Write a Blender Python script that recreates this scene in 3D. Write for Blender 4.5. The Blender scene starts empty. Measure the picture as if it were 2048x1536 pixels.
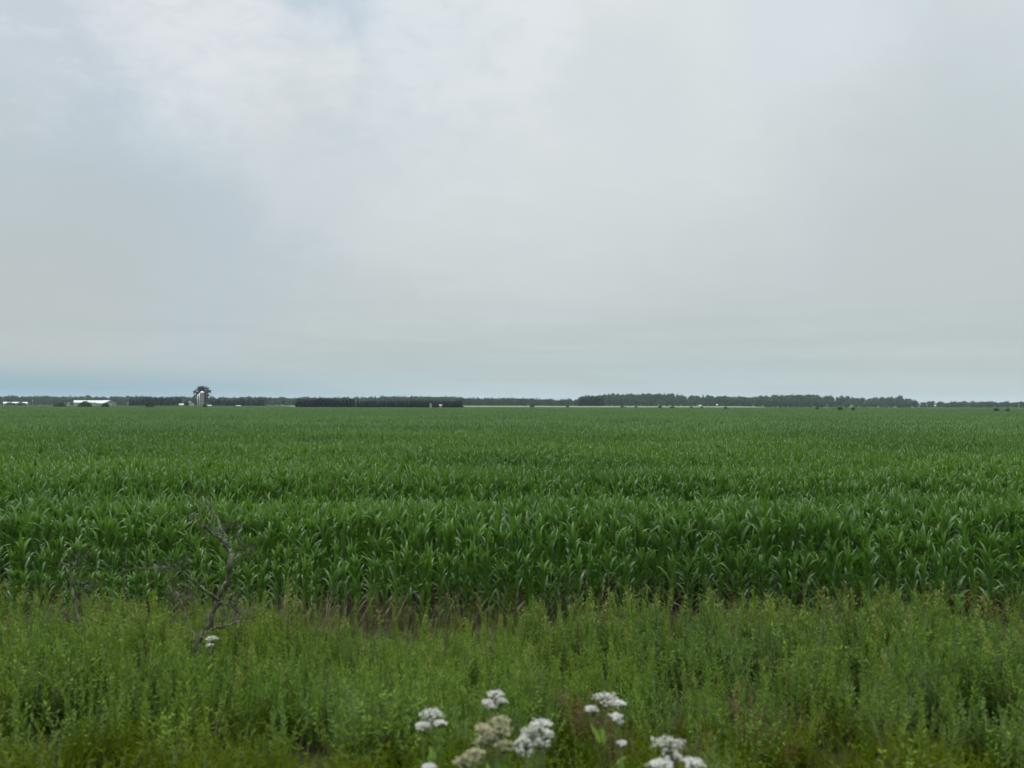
import bpy, math, random
import numpy as np
from mathutils import Vector, Matrix, noise as mnoise

SC = bpy.context.scene
COL = SC.collection
rnd = random.Random(7)
R = math.radians

def lin(r, g, b, k=1.0):
    def f(c):
        c /= 255.0
        return (c / 12.92 if c <= 0.04045 else ((c + 0.055) / 1.055) ** 2.4) * k
    return (f(r), f(g), f(b), 1.0)

# ---------------------------------------------------------------- camera
HCAM, FPX = 4.3, 1530.0
PITCH, ROLL = math.atan(41.0 / FPX), R(0.11)
cam_d = bpy.data.cameras.new('camera')
cam = bpy.data.objects.new('camera', cam_d)
COL.objects.link(cam)
cam.matrix_world = (Matrix.Translation((0, 0, HCAM)) @ Matrix.Rotation(R(90) + PITCH, 4, 'X')
                    @ Matrix.Rotation(ROLL, 4, 'Z'))
cam_d.sensor_width = 36.0
cam_d.lens = FPX / 2048.0 * 36.0
cam_d.clip_start, cam_d.clip_end = 0.1, 20000
cam_d.dof.use_dof = True
cam_d.dof.focus_distance = 90.0
cam_d.dof.aperture_fstop = cam_d.lens / 1000.0 / 0.022     # 22 mm aperture
SC.camera = cam
CROT = cam.matrix_world.to_3x3()

def pdir(px, py):
    """direction of a photograph pixel (2048 x 1536)"""
    return CROT @ Vector(((px - 1024) / FPX, -(py - 768) / FPX, -1.0))

def at(px, py, D):
    """point seen at that pixel, D metres out from the track"""
    d = pdir(px, py)
    return Vector((0, 0, HCAM)) + d * (D / d.y)

def hor(px):
    return 809.0 + (px - 1024) * math.tan(ROLL)

def xat(px, D):
    return at(px, hor(px), D).x

# ---------------------------------------------------------------- sky and light
SUN_EL, SUN_AZ = R(55), R(-60)       # azimuth measured from the view direction, negative = left
world = bpy.data.worlds.new('World')
SC.world = world
world.use_nodes = True
nt = world.node_tree
nt.nodes.clear()

def N(tree, kind, **kw):
    n = tree.nodes.new(kind)
    for k, v in kw.items():
        if k in n.inputs:
            n.inputs[k].default_value = v
        else:
            setattr(n, k, v)
    return n

def math_n(tree, op, a, b=None, c=None, clamp=False):
    n = tree.nodes.new('ShaderNodeMath')
    n.operation = op
    n.use_clamp = clamp
    for i, v in enumerate((a, b, c)):
        if v is None:
            continue
        if isinstance(v, (int, float)):
            n.inputs[i].default_value = v
        else:
            tree.links.new(v, n.inputs[i])
    return n.outputs[0]

def smooth_n(tree, v, lo, hi, a=0.0, b=1.0):
    n = tree.nodes.new('ShaderNodeMapRange')
    n.interpolation_type = 'SMOOTHSTEP'
    tree.links.new(v, n.inputs['Value'])
    n.inputs['From Min'].default_value = lo
    n.inputs['From Max'].default_value = hi
    n.inputs['To Min'].default_value = a
    n.inputs['To Max'].default_value = b
    return n.outputs['Result']

def mix_n(tree, fac, a, b, blend='MIX'):
    n = tree.nodes.new('ShaderNodeMix')
    n.data_type = 'RGBA'
    n.blend_type = blend
    for s, v in ((n.inputs[0], fac), (n.inputs[6], a), (n.inputs[7], b)):
        if isinstance(v, (int, float, tuple)):
            s.default_value = v
        else:
            tree.links.new(v, s)
    return n.outputs[2]

def build_sky():
    L = nt.links.new
    tc = N(nt, 'ShaderNodeTexCoord')
    d = tc.outputs['Generated']
    sep = N(nt, 'ShaderNodeSeparateXYZ'); L(d, sep.inputs[0])
    x, y, z = sep.outputs
    zc = math_n(nt, 'MAXIMUM', z, 0.0)
    den = math_n(nt, 'ADD', zc, 0.16)
    cmb = N(nt, 'ShaderNodeCombineXYZ')
    L(math_n(nt, 'DIVIDE', x, den), cmb.inputs[0])
    L(math_n(nt, 'DIVIDE', y, den), cmb.inputs[1])
    n1 = N(nt, 'ShaderNodeTexNoise', Scale=1.5, Detail=5.0, Roughness=0.55, Distortion=0.25)
    L(cmb.outputs[0], n1.inputs['Vector'])
    n2 = N(nt, 'ShaderNodeTexNoise', Scale=4.2, Detail=6.0, Roughness=0.55, Distortion=0.3)
    L(cmb.outputs[0], n2.inputs['Vector'])
    ramp = N(nt, 'ShaderNodeValToRGB')
    L(zc, ramp.inputs[0])
    st = [(0.0, lin(182, 199, 202)), (0.03, lin(183, 199, 201)), (0.075, lin(189, 199, 199)), (0.17, lin(200, 207, 208)),
          (0.28, lin(213, 220, 221)), (0.40, lin(219, 226, 226)), (0.50, lin(224, 230, 231)), (0.8, lin(238, 241, 242))]
    e = ramp.color_ramp.elements
    e[0].position, e[0].color = st[0]
    e[1].position, e[1].color = st[-1]
    for p, c in st[1:-1]:
        k = e.new(p); k.color = c
    col = ramp.outputs[0]
    # broad cloud texture, stronger high up, none at the horizon
    hi = smooth_n(nt, zc, 0.10, 0.42, 0.12, 1.0)
    left = smooth_n(nt, x, -0.25, 0.35, 1.0, 0.4)
    amp = math_n(nt, 'MULTIPLY', hi, left)
    f1 = math_n(nt, 'MULTIPLY', smooth_n(nt, n1.outputs[0], 0.42, 0.68), amp)
    col = mix_n(nt, math_n(nt, 'MULTIPLY', f1, 0.30), col, lin(229, 234, 236))
    f2 = math_n(nt, 'MULTIPLY', smooth_n(nt, n1.outputs[0], 0.50, 0.30), amp)
    col = mix_n(nt, math_n(nt, 'MULTIPLY', f2, 0.22), col, lin(190, 202, 212))
    f3 = math_n(nt, 'MULTIPLY', smooth_n(nt, n2.outputs[0], 0.47, 0.66), amp)
    col = mix_n(nt, math_n(nt, 'MULTIPLY', f3, 0.42), col, lin(231, 236, 238))
    n4 = N(nt, 'ShaderNodeTexNoise', Scale=11.0, Detail=6.0, Roughness=0.6, Distortion=0.4)
    L(cmb.outputs[0], n4.inputs['Vector'])
    amp4 = math_n(nt, 'MULTIPLY', smooth_n(nt, zc, 0.22, 0.42), smooth_n(nt, x, 0.25, -0.15))
    # warped direction for single cloud patches
    n3 = N(nt, 'ShaderNodeTexNoise', Scale=6.0, Detail=7.0, Roughness=0.62)
    L(d, n3.inputs['Vector'])
    vs = N(nt, 'ShaderNodeVectorMath', operation='SUBTRACT'); L(n3.outputs['Color'], vs.inputs[0]); vs.inputs[1].default_value = (.5, .5, .5)
    vm = N(nt, 'ShaderNodeVectorMath', operation='SCALE'); L(vs.outputs[0], vm.inputs[0]); vm.inputs['Scale'].default_value = 0.20
    va = N(nt, 'ShaderNodeVectorMath', operation='ADD'); L(d, va.inputs[0]); L(vm.outputs[0], va.inputs[1])
    vn = N(nt, 'ShaderNodeVectorMath', operation='NORMALIZE'); L(va.outputs[0], vn.inputs[0])
    blobs = [(250, 340, 14, .05, .52, (180, 197, 207)), (60, 200, 10, .1, .32, (184, 200, 209)), (420, 340, 9, .05, .36, (184, 199, 209)), (130, 40, 4, .1, .5, (193, 207, 217)),
             (30, 60, 5, .1, .5, (205, 212, 220)), (600, 50, 5.5, .2, .85, (194, 209, 221)), (740, 120, 5.5, .2, .8, (195, 210, 222)), (650, 200, 5, .2, .7, (197, 210, 221)), (560, 210, 3, .2, .4, (199, 211, 221)),
             (330, 10, 5, .25, .75, (227, 231, 235)), (430, 50, 5.5, .3, .85, (228, 232, 235)), (510, 100, 4.5, .35, .85, (226, 231, 234)), (420, 170, 5, .2, .5, (216, 223, 228)), (540, 150, 3, .3, .5, (219, 226, 230)),
             (695, 137, 2.4, .35, .85, (227, 233, 232)), (650, 60, 2.0, .3, .6, (216, 223, 230)), (565, 225, 2.6, .3, .5, (216, 221, 224)), (850, 180, 4, .25, .6, (218, 226, 228)), (900, 230, 4, .2, .4, (208, 218, 226)),
             (960, 20, 6, .3, .8, (230, 235, 238)), (1000, 90, 5, .3, .7, (228, 234, 237)), (880, 60, 4, .2, .4, (213, 222, 229)), (700, 330, 6, .1, .4, (211, 217, 220)), (620, 280, 6, .1, .4, (208, 215, 218)),
             (1240, 190, 4, .15, .3, (203, 215, 222)), (1100, 350, 11, .1, .4, (215, 221, 224)), (1640, 0, 6, .15, .4, (208, 220, 231)), (2020, 60, 7, .15, .4, (206, 217, 226)),
             (1980, 250, 9, .1, .45, (200, 211, 214)), (1960, 420, 10, .1, .5, (193, 203, 206)), (60, 520, 9, .1, .55, (184, 194, 195)), (60, 640, 6, .1, .6, (189, 194, 191)), (330, 560, 9, .1, .4, (186, 196, 199)),
             (1950, 640, 9, .1, .45, (192, 199, 195)), (1750, 480, 9, .1, .3, (195, 205, 207))]
    for px, py, rad, core, a, c in blobs:
        v = pdir(px, py).normalized()
        dp = N(nt, 'ShaderNodeVectorMath', operation='DOT_PRODUCT'); L(vn.outputs[0], dp.inputs[0]); dp.inputs[1].default_value = v
        f = smooth_n(nt, dp.outputs['Value'], math.cos(R(rad * 1.35)), math.cos(R(rad * core)), 0.0, a)
        col = mix_n(nt, f, col, lin(*c))
    # thin layers low down
    cs = N(nt, 'ShaderNodeMapping'); L(d, cs.inputs[0]); cs.inputs['Scale'].default_value = (2.0, 2.0, 26.0)
    ns = N(nt, 'ShaderNodeTexNoise', Scale=1.6, Detail=4.0, Roughness=0.5); L(cs.outputs[0], ns.inputs['Vector'])
    low = math_n(nt, 'MULTIPLY', smooth_n(nt, zc, 0.16, 0.05), smooth_n(nt, ns.outputs[0], 0.42, 0.62))
    col = mix_n(nt, math_n(nt, 'MULTIPLY', low, 0.45), col, lin(178, 190, 192))
    col = mix_n(nt, math_n(nt, 'MULTIPLY', math_n(nt, 'MULTIPLY', smooth_n(nt, n4.outputs[0], 0.48, 0.68), amp4), 0.28), col, lin(231, 235, 238))
    col = mix_n(nt, math_n(nt, 'MULTIPLY', math_n(nt, 'MULTIPLY', smooth_n(nt, n4.outputs[0], 0.50, 0.34), amp4), 0.22), col, lin(193, 206, 216))
    # clear blue strip low in the left
    lowb = smooth_n(nt, zc, 0.058, 0.012)
    wv = N(nt, 'ShaderNodeTexNoise', Scale=3.0, Detail=3.0); L(d, wv.inputs['Vector'])
    az = math_n(nt, 'ADD', x, math_n(nt, 'MULTIPLY', wv.outputs[0], 0.12))
    lft = smooth_n(nt, az, 0.08, -0.50)
    col = mix_n(nt, math_n(nt, 'MULTIPLY', math_n(nt, 'MULTIPLY', lowb, lft), 0.85), col, lin(130, 169, 184))
    sky = N(nt, 'ShaderNodeTexSky', sky_type='NISHITA', sun_disc=False, sun_elevation=SUN_EL, sun_rotation=SUN_AZ)
    b1 = N(nt, 'ShaderNodeBackground', Strength=0.09); L(sky.outputs[0], b1.inputs[0])
    b2 = N(nt, 'ShaderNodeBackground'); L(col, b2.inputs[0])
    zen = smooth_n(nt, zc, 0.49, 0.85, 1.0, 4.6)       # overcast sky is brightest overhead
    L(zen, b2.inputs[1])
    mx = N(nt, 'ShaderNodeMixShader', Fac=0.96); L(b1.outputs[0], mx.inputs[1]); L(b2.outputs[0], mx.inputs[2])
    out = N(nt, 'ShaderNodeOutputWorld'); L(mx.outputs[0], out.inputs[0])

build_sky()
sun_d = bpy.data.lights.new('sun', 'SUN')
sun_d.energy, sun_d.angle, sun_d.color = 1.5, R(14), (1.0, 0.96, 0.9)
sun = bpy.data.objects.new('sun', sun_d)
COL.objects.link(sun)
sdir = Vector((math.sin(SUN_AZ) * math.cos(SUN_EL), math.cos(SUN_AZ) * math.cos(SUN_EL), math.sin(SUN_EL)))
sun.rotation_euler = (-sdir).to_track_quat('-Z', 'Y').to_euler()
SC.view_settings.view_transform = 'Standard'
SC.view_settings.look = 'None'
SC.view_settings.exposure = 0.0
SC.view_settings.gamma = 1.0
SC.cycles.max_bounces = 6
SC.cycles.transparent_max_bounces = 4
SC.cycles.volume_bounces = 0
SC.cycles.use_adaptive_sampling = True

# ---------------------------------------------------------------- materials
def new_mat(name):
    m = bpy.data.materials.new(name)
    m.use_nodes = True
    t = m.node_tree
    return m, t, t.nodes['Principled BSDF'], t.nodes['Material Output']

def leaf_mat(name, a, b, rough=0.5, trans=0.3, tcol=None, spec=0.4, field=0.0, dry=None, warm=0.0):
    """foliage: colour a to b by leaf tint and by plant; field = slow change over the ground"""
    m, t, p, out = new_mat(name)
    L = t.links.new
    at_ = N(t, 'ShaderNodeAttribute', attribute_name='tint')
    oi = N(t, 'ShaderNodeObjectInfo')
    f = math_n(t, 'ADD', math_n(t, 'MULTIPLY', at_.outputs['Fac'], 0.6), math_n(t, 'MULTIPLY', oi.outputs['Random'], 0.4))
    c = mix_n(t, f, a + (1,), b + (1,))
    if field:
        nz = N(t, 'ShaderNodeTexNoise', Scale=0.05, Detail=3.0)
        L(oi.outputs['Location'], nz.inputs['Vector'])
        c2 = mix_n(t, 1.0, c, (1 - field, 1 - field * 0.8, 1 - field * 0.5, 1), 'MULTIPLY')
        c = mix_n(t, smooth_n(t, nz.outputs[0], 0.4, 0.62), c, c2)
    if warm:
        nw = N(t, 'ShaderNodeTexNoise', Scale=0.55, Detail=2.0)
        L(oi.outputs['Location'], nw.inputs['Vector'])
        c3 = mix_n(t, 1.0, c, (1 + .5 * warm, 1 + .12 * warm, 1 - .5 * warm, 1), 'MULTIPLY')
        c = mix_n(t, smooth_n(t, nw.outputs[0], 0.42, 0.60), c, c3)
    if dry:
        c = mix_n(t, smooth_n(t, at_.outputs['Fac'], 0.9, 0.99), c, dry + (1,))
    L(c, p.inputs['Base Color'])
    p.inputs['Roughness'].default_value = rough
    p.inputs['Specular IOR Level'].default_value = spec
    if trans:
        tr = N(t, 'ShaderNodeBsdfTranslucent')
        tint = tcol or (1.3, 1.25, 0.55)
        L(mix_n(t, 1.0, c, tint + (1,), 'MULTIPLY'), tr.inputs[0])
        mx = N(t, 'ShaderNodeMixShader', Fac=trans)
        L(p.outputs[0], mx.inputs[1]); L(tr.outputs[0], mx.inputs[2])
        L(mx.outputs[0], out.inputs[0])
    return m

def plain_mat(name, a, b=None, scale=4.0, rough=0.8, spec=0.3, bump=0.0, stretch=(1, 1, 1), lo=0.35, hi=0.65, coords='Object'):
    m, t, p, out = new_mat(name)
    L = t.links.new
    tc = N(t, 'ShaderNodeTexCoord')
    mp = N(t, 'ShaderNodeMapping'); L(tc.outputs[coords], mp.inputs[0]); mp.inputs['Scale'].default_value = stretch
    nz = N(t, 'ShaderNodeTexNoise', Scale=scale, Detail=6.0, Roughness=0.6); L(mp.outputs[0], nz.inputs['Vector'])
    b = b or tuple(v * 0.75 for v in a)
    L(mix_n(t, smooth_n(t, nz.outputs[0], lo, hi), b + (1,), a + (1,)), p.inputs['Base Color'])
    p.inputs['Roughness'].default_value = rough
    p.inputs['Specular IOR Level'].default_value = spec
    if bump:
        bp = N(t, 'ShaderNodeBump', Strength=bump); L(nz.outputs[0], bp.inputs['Height']); L(bp.outputs[0], p.inputs['Normal'])
    return m

def ribbed_mat(name, a, pitch=0.3, axis=0, rough=0.45, spec=0.5):
    m, t, p, out = new_mat(name)
    L = t.links.new
    tc = N(t, 'ShaderNodeTexCoord')
    sp = N(t, 'ShaderNodeSeparateXYZ'); L(tc.outputs['Object'], sp.inputs[0])
    s = math_n(t, 'SINE', math_n(t, 'MULTIPLY', sp.outputs[axis], 2 * math.pi / pitch))
    nz = N(t, 'ShaderNodeTexNoise', Scale=0.6, Detail=5.0); L(tc.outputs['Object'], nz.inputs['Vector'])
    L(mix_n(t, smooth_n(t, nz.outputs[0], 0.3, 0.7), tuple(v * 0.85 for v in a) + (1,), a + (1,)), p.inputs['Base Color'])
    bp = N(t, 'ShaderNodeBump', Strength=0.5, Distance=0.03); L(s, bp.inputs['Height']); L(bp.outputs[0], p.inputs['Normal'])
    p.inputs['Roughness'].default_value = rough
    p.inputs['Specular IOR Level'].default_value = spec
    return m

M = {}
M['corn'] = leaf_mat('corn leaf', (0.043, 0.106, 0.020), (0.086, 0.166, 0.028), rough=0.36, trans=0.34, tcol=(1.2, 1.3, 0.5), spec=0.28, field=0.25, dry=(0.15, 0.13, 0.065))
M['corn_far'] = leaf_mat('corn leaf far', (0.047, 0.109, 0.028), (0.079, 0.155, 0.038), rough=0.48, trans=0.32, tcol=(1.2, 1.35, 0.45), spec=0.36, field=0.2)
M['stalk'] = leaf_mat('corn stalk', (0.06, 0.11, 0.035), (0.10, 0.13, 0.05), rough=0.6, trans=0.0)
M['weed'] = leaf_mat('goldenrod leaf', (0.040, 0.098, 0.016), (0.125, 0.205, 0.024), rough=0.65, trans=0.34, spec=0.07, field=0.34, warm=0.26)
M['weed_dull'] = leaf_mat('fleabane leaf', (0.045, 0.095, 0.024), (0.110, 0.175, 0.032), rough=0.7, trans=0.30, spec=0.06, field=0.25, warm=0.2)
M['grass'] = leaf_mat('verge grass', (0.024, 0.048, 0.001), (0.074, 0.104, 0.002), rough=0.7, trans=0.3, spec=0.02, field=0.15, warm=0.4)
M['bloom'] = leaf_mat('goldenrod top', (0.092, 0.130, 0.024), (0.145, 0.168, 0.032), rough=0.7, trans=0.25, spec=0.2)
M['rust'] = leaf_mat('dry dock', (0.062, 0.042, 0.018), (0.110, 0.078, 0.032), rough=0.8, trans=0.15, spec=0.15, tcol=(1.1, 1, .8))
M['straw'] = leaf_mat('dry straw', (0.075, 0.072, 0.036), (0.135, 0.122, 0.068), rough=0.8, trans=0.15, spec=0.15, tcol=(1.1, 1, .8))
M['weed_low'] = leaf_mat('low verge leaf', (0.024, 0.052, 0.002), (0.062, 0.098, 0.004), rough=0.7, trans=0.3, spec=0.03, field=0.2, warm=0.5)
M['stem'] = leaf_mat('weed stem', (0.035, 0.058, 0.016), (0.06, 0.075, 0.024), rough=0.7, trans=0.0)
M['petal'] = leaf_mat('white floret', (0.36, 0.37, 0.33), (0.60, 0.60, 0.57), rough=0.7, trans=0.25, tcol=(1, 1, .95), spec=0.2)
M['fade'] = leaf_mat('faded floret', (0.24, 0.22, 0.13), (0.40, 0.37, 0.25), rough=0.8, trans=0.2, tcol=(1, 1, .9), spec=0.2)
M['dead'] = plain_mat('dead wood', (0.105, 0.112, 0.070), (0.040, 0.043, 0.027), scale=14, stretch=(1, 1, .25), bump=.6, rough=.9)
M['leaf_far'] = leaf_mat('broadleaf crown', (0.018, 0.050, 0.021), (0.050, 0.108, 0.040), rough=0.7, trans=0.2, spec=0.15, tcol=(1.1, 1.1, .7))
M['leaf_big'] = leaf_mat('big tree crown', (0.018, 0.036, 0.016), (0.034, 0.060, 0.024), rough=0.7, trans=0.2, spec=0.15, tcol=(1.1, 1.1, .7))
M['needle'] = leaf_mat('spruce needles', (0.009, 0.021, 0.013), (0.020, 0.037, 0.020), rough=0.75, trans=0.1, spec=0.15)
M['bush'] = leaf_mat('bush leaves', (0.017, 0.040, 0.016), (0.038, 0.070, 0.027), rough=0.7, trans=0.2, spec=0.15)
M['bark'] = plain_mat('bark', (0.10, 0.085, 0.07), (0.05, 0.04, 0.035), scale=6, stretch=(1, 1, .3), bump=.5, rough=.9)
M['white_roof'] = ribbed_mat('white metal roof', (0.36, 0.38, 0.38), 0.45)
M['white_wall'] = ribbed_mat('pale metal wall', (0.26, 0.28, 0.285), 0.4)
M['grey_wall'] = ribbed_mat('grey metal wall', (0.17, 0.19, 0.20), 0.4, axis=1)
M['grey_roof'] = ribbed_mat('grey shingle roof', (0.20, 0.20, 0.21), 0.3)
M['door'] = ribbed_mat('barn door', (0.24, 0.25, 0.25), 0.25)
M['glass'] = plain_mat('window glass', (0.03, 0.035, 0.04), rough=0.1, spec=0.6)
M['paint'] = plain_mat('white paint', (0.30, 0.32, 0.31), (0.24, 0.26, 0.25), scale=2, rough=.6)
M['concrete'] = plain_mat('silo staves', (0.20, 0.197, 0.19), (0.14, 0.138, 0.132), scale=1.2, stretch=(1, 1, .35), rough=.85, bump=.2)
M['dome'] = plain_mat('silo dome metal', (0.50, 0.51, 0.52), (0.40, 0.41, 0.42), scale=1, rough=.35, spec=.6)
M['pole'] = plain_mat('weathered pole', (0.38, 0.36, 0.33), (0.26, 0.24, 0.22), scale=3, rough=.9)
M['wheat'] = plain_mat('ripening grain', (0.10, 0.128, 0.070), (0.076, 0.106, 0.054), scale=0.05, rough=.9, spec=.1, stretch=(1, 3, 1))

def ground_mat():
    m, t, p, out = new_mat('earth and grass')
    L = t.links.new
    tc = N(t, 'ShaderNodeTexCoord')
    sp = N(t, 'ShaderNodeSeparateXYZ'); L(tc.outputs['Object'], sp.inputs[0])
    n1 = N(t, 'ShaderNodeTexNoise', Scale=1.1, Detail=8.0, Roughness=0.65); L(tc.outputs['Object'], n1.inputs['Vector'])
    n2 = N(t, 'ShaderNodeTexNoise', Scale=14.0, Detail=6.0, Roughness=0.7); L(tc.outputs['Object'], n2.inputs['Vector'])
    soil = mix_n(t, smooth_n(t, n2.outputs[0], 0.3, 0.7), (0.018, 0.015, 0.009, 1), (0.044, 0.035, 0.022, 1))
    turf = mix_n(t, smooth_n(t, n2.outputs[0], 0.3, 0.7), (0.010, 0.014, 0.005, 1), (0.026, 0.030, 0.012, 1))
    gravel = mix_n(t, smooth_n(t, n2.outputs[0], 0.35, 0.65), (0.12, 0.115, 0.11, 1), (0.30, 0.29, 0.28, 1))
    yy = math_n(t, 'ADD', sp.outputs[1], math_n(t, 'MULTIPLY', math_n(t, 'SUBTRACT', n1.outputs[0], 0.5), 2.2))
    c = mix_n(t, smooth_n(t, yy, 13.2, 13.8), turf, soil)
    c = mix_n(t, smooth_n(t, yy, 2.4, 2.0), c, gravel)
    far = mix_n(t, smooth_n(t, n1.outputs[0], 0.3, 0.7), (0.035, 0.06, 0.022, 1), (0.06, 0.085, 0.03, 1))
    c = mix_n(t, smooth_n(t, sp.outputs[1], 690, 720), c, far)
    L(c, p.inputs['Base Color'])
    p.inputs['Roughness'].default_value = 0.95
    p.inputs['Specular IOR Level'].default_value = 0.1
    bp = N(t, 'ShaderNodeBump', Strength=0.6, Distance=0.05); L(n2.outputs[0], bp.inputs['Height']); L(bp.outputs[0], p.inputs['Normal'])
    return m
M['ground'] = ground_mat()

# ---------------------------------------------------------------- mesh building
class MB:
    def __init__(s):
        s.v, s.f, s.t = [], [], []
    def add(s, vs, fs, tint=0.5):
        o = len(s.v)
        s.v.extend(vs)
        s.t.extend([tint] * len(vs))
        s.f.extend([tuple(i + o for i in f) for f in fs])
    def blade(s, p0, az, th, bend, length, width, n=8, fold=0.25, twist=0.0, tint=0.5, flat=False, power=1.4, prof=None, wave=0.0):
        d = Vector((math.cos(az), math.sin(az), 0)); sd = Vector((-math.sin(az), math.cos(az), 0)); up = Vector((0, 0, 1))
        pos = Vector(p0); vs = []
        norm = sum(((i + 1) / n) ** power for i in range(n))
        for i in range(n + 1):
            t = i / n
            w = width * 0.5 * (prof(t) if prof else min(1.0, 0.45 + t * 4) * max(0.0, 1 - t ** 2.6))
            dr = d * math.sin(th) + up * math.cos(th)
            nm = d * math.cos(th) - up * math.sin(th)
            nm = -nm
            a = twist * t
            s2 = sd * math.cos(a) + nm * math.sin(a)
            n2 = nm * math.cos(a) - sd * math.sin(a)
            wv = wave * width * math.sin(t * 17 + az * 3)
            if flat:
                vs += [pos - s2 * w, pos + s2 * w]
            else:
                vs += [pos - s2 * w + n2 * (fold * w + wv * (w > 0)), pos.copy(), pos + s2 * w + n2 * (fold * w - wv * (w > 0))]
            pos = pos + dr * (length / n)
            th += bend * ((i + 1) / n) ** power / norm
        k = 2 if flat else 3
        fs = []
        for i in range(n):
            for j in range(k - 1):
                a = i * k + j
                fs.append((a, a + 1, a + k + 1, a + k))
        s.add([tuple(v) for v in vs], fs, tint)
    def tube(s, pts, rad, n=6, tint=0.5, cap=True):
        pts = [Vector(p) for p in pts]; vs = []; fs = []
        for i, p in enumerate(pts):
            t = (pts[min(i + 1, len(pts) - 1)] - pts[max(i - 1, 0)]).normalized()
            a = t.orthogonal().normalized() if abs(t.z) < 0.9 else Vector((1, 0, 0)).cross(t).normalized()
            if i:
                a = (pa - t * pa.dot(t)).normalized()
            pa = a
            b = t.cross(a)
            for k in range(n):
                q = 2 * math.pi * k / n
                vs.append(tuple(p + (a * math.cos(q) + b * math.sin(q)) * rad[i]))
        for i in range(len(pts) - 1):
            for k in range(n):
                a0, a1 = i * n + k, i * n + (k + 1) % n
                fs.append((a0, a1, a1 + n, a0 + n))
        if cap:
            fs.append(tuple(range(n))[::-1]); fs.append(tuple((len(pts) - 1) * n + k for k in range(n)))
        s.add(vs, fs, tint)
    def box(s, x0, y0, z0, x1, y1, z1, tint=0.5):
        vs = [(x, y, z) for z in (z0, z1) for y in (y0, y1) for x in (x0, x1)]
        s.add(vs, [(0, 2, 3, 1), (4, 5, 7, 6), (0, 1, 5, 4), (1, 3, 7, 5), (3, 2, 6, 7), (2, 0, 4, 6)], tint)
    def prism(s, poly, axis_from, axis_to):
        """poly in (y,z), swept along x"""
        n = len(poly)
        vs = [(axis_from, y, z) for y, z in poly] + [(axis_to, y, z) for y, z in poly]
        fs = [tuple(range(n))[::-1], tuple(range(n, 2 * n))] + [(i, (i + 1) % n, n + (i + 1) % n, n + i) for i in range(n)]
        s.add(vs, fs)
    def card(s, c, size, r, tint):
        u = Vector((r.gauss(0, 1), r.gauss(0, 1), r.gauss(0, 1))).normalized()
        w = u.orthogonal().normalized()
        q = r.random() * math.pi
        w = w * math.cos(q) + u.cross(w) * math.sin(q)
        v = u.cross(w)
        a, b = size, size * r.uniform(.5, .9)
        s.add([tuple(c - w * a), tuple(c - v * b * .7 + u * a * .15), tuple(c + w * a), tuple(c + v * b * .7 + u * a * .15)], [(0, 1, 2, 3)], tint)
    def mesh(s, name, mat, smooth=True):
        me = bpy.data.meshes.new(name)
        me.from_pydata(s.v, [], s.f)
        me.materials.append(M[mat])
        a = me.attributes.new('tint', 'FLOAT', 'POINT')
        a.data.foreach_set('value', np.array(s.t, dtype=np.float32))
        if smooth:
            me.polygons.foreach_set('use_smooth', [True] * len(me.polygons))
        me.update()
        return me
    def obj(s, name, mat, parent=None, smooth=True, link=True):
        o = bpy.data.objects.new(name, s.mesh(name, mat, smooth))
        if link:
            COL.objects.link(o)
        o.parent = parent
        return o

def tag(o, label=None, cat=None, group=None, kind=None):
    for k, v in (('label', label), ('category', cat), ('group', group), ('kind', kind)):
        if v:
            o[k] = v
    return o

def thing(name, label, cat, loc, rz=0.0, group=None, scale=1.0):
    o = bpy.data.objects.new(name, None)
    COL.objects.link(o)
    o.empty_display_size = 0.2
    o.location = loc
    o.rotation_euler = (0, 0, rz)
    o.scale = (scale,) * 3 if isinstance(scale, (int, float)) else scale
    return tag(o, label, cat, group)

def link_obj(name, me, parent=None):
    o = bpy.data.objects.new(name, me)
    COL.objects.link(o)
    o.parent = parent
    return o

def copy_tree(src, loc, rz, scale, label=None):
    c = src.copy(); COL.objects.link(c)
    c.location, c.rotation_euler = loc, (0, 0, rz)
    c.scale = (scale,) * 3 if isinstance(scale, (int, float)) else scale
    if label:
        c['label'] = label
    for ch in src.children:
        d = ch.copy(); COL.objects.link(d); d.parent = c
    return c

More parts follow.
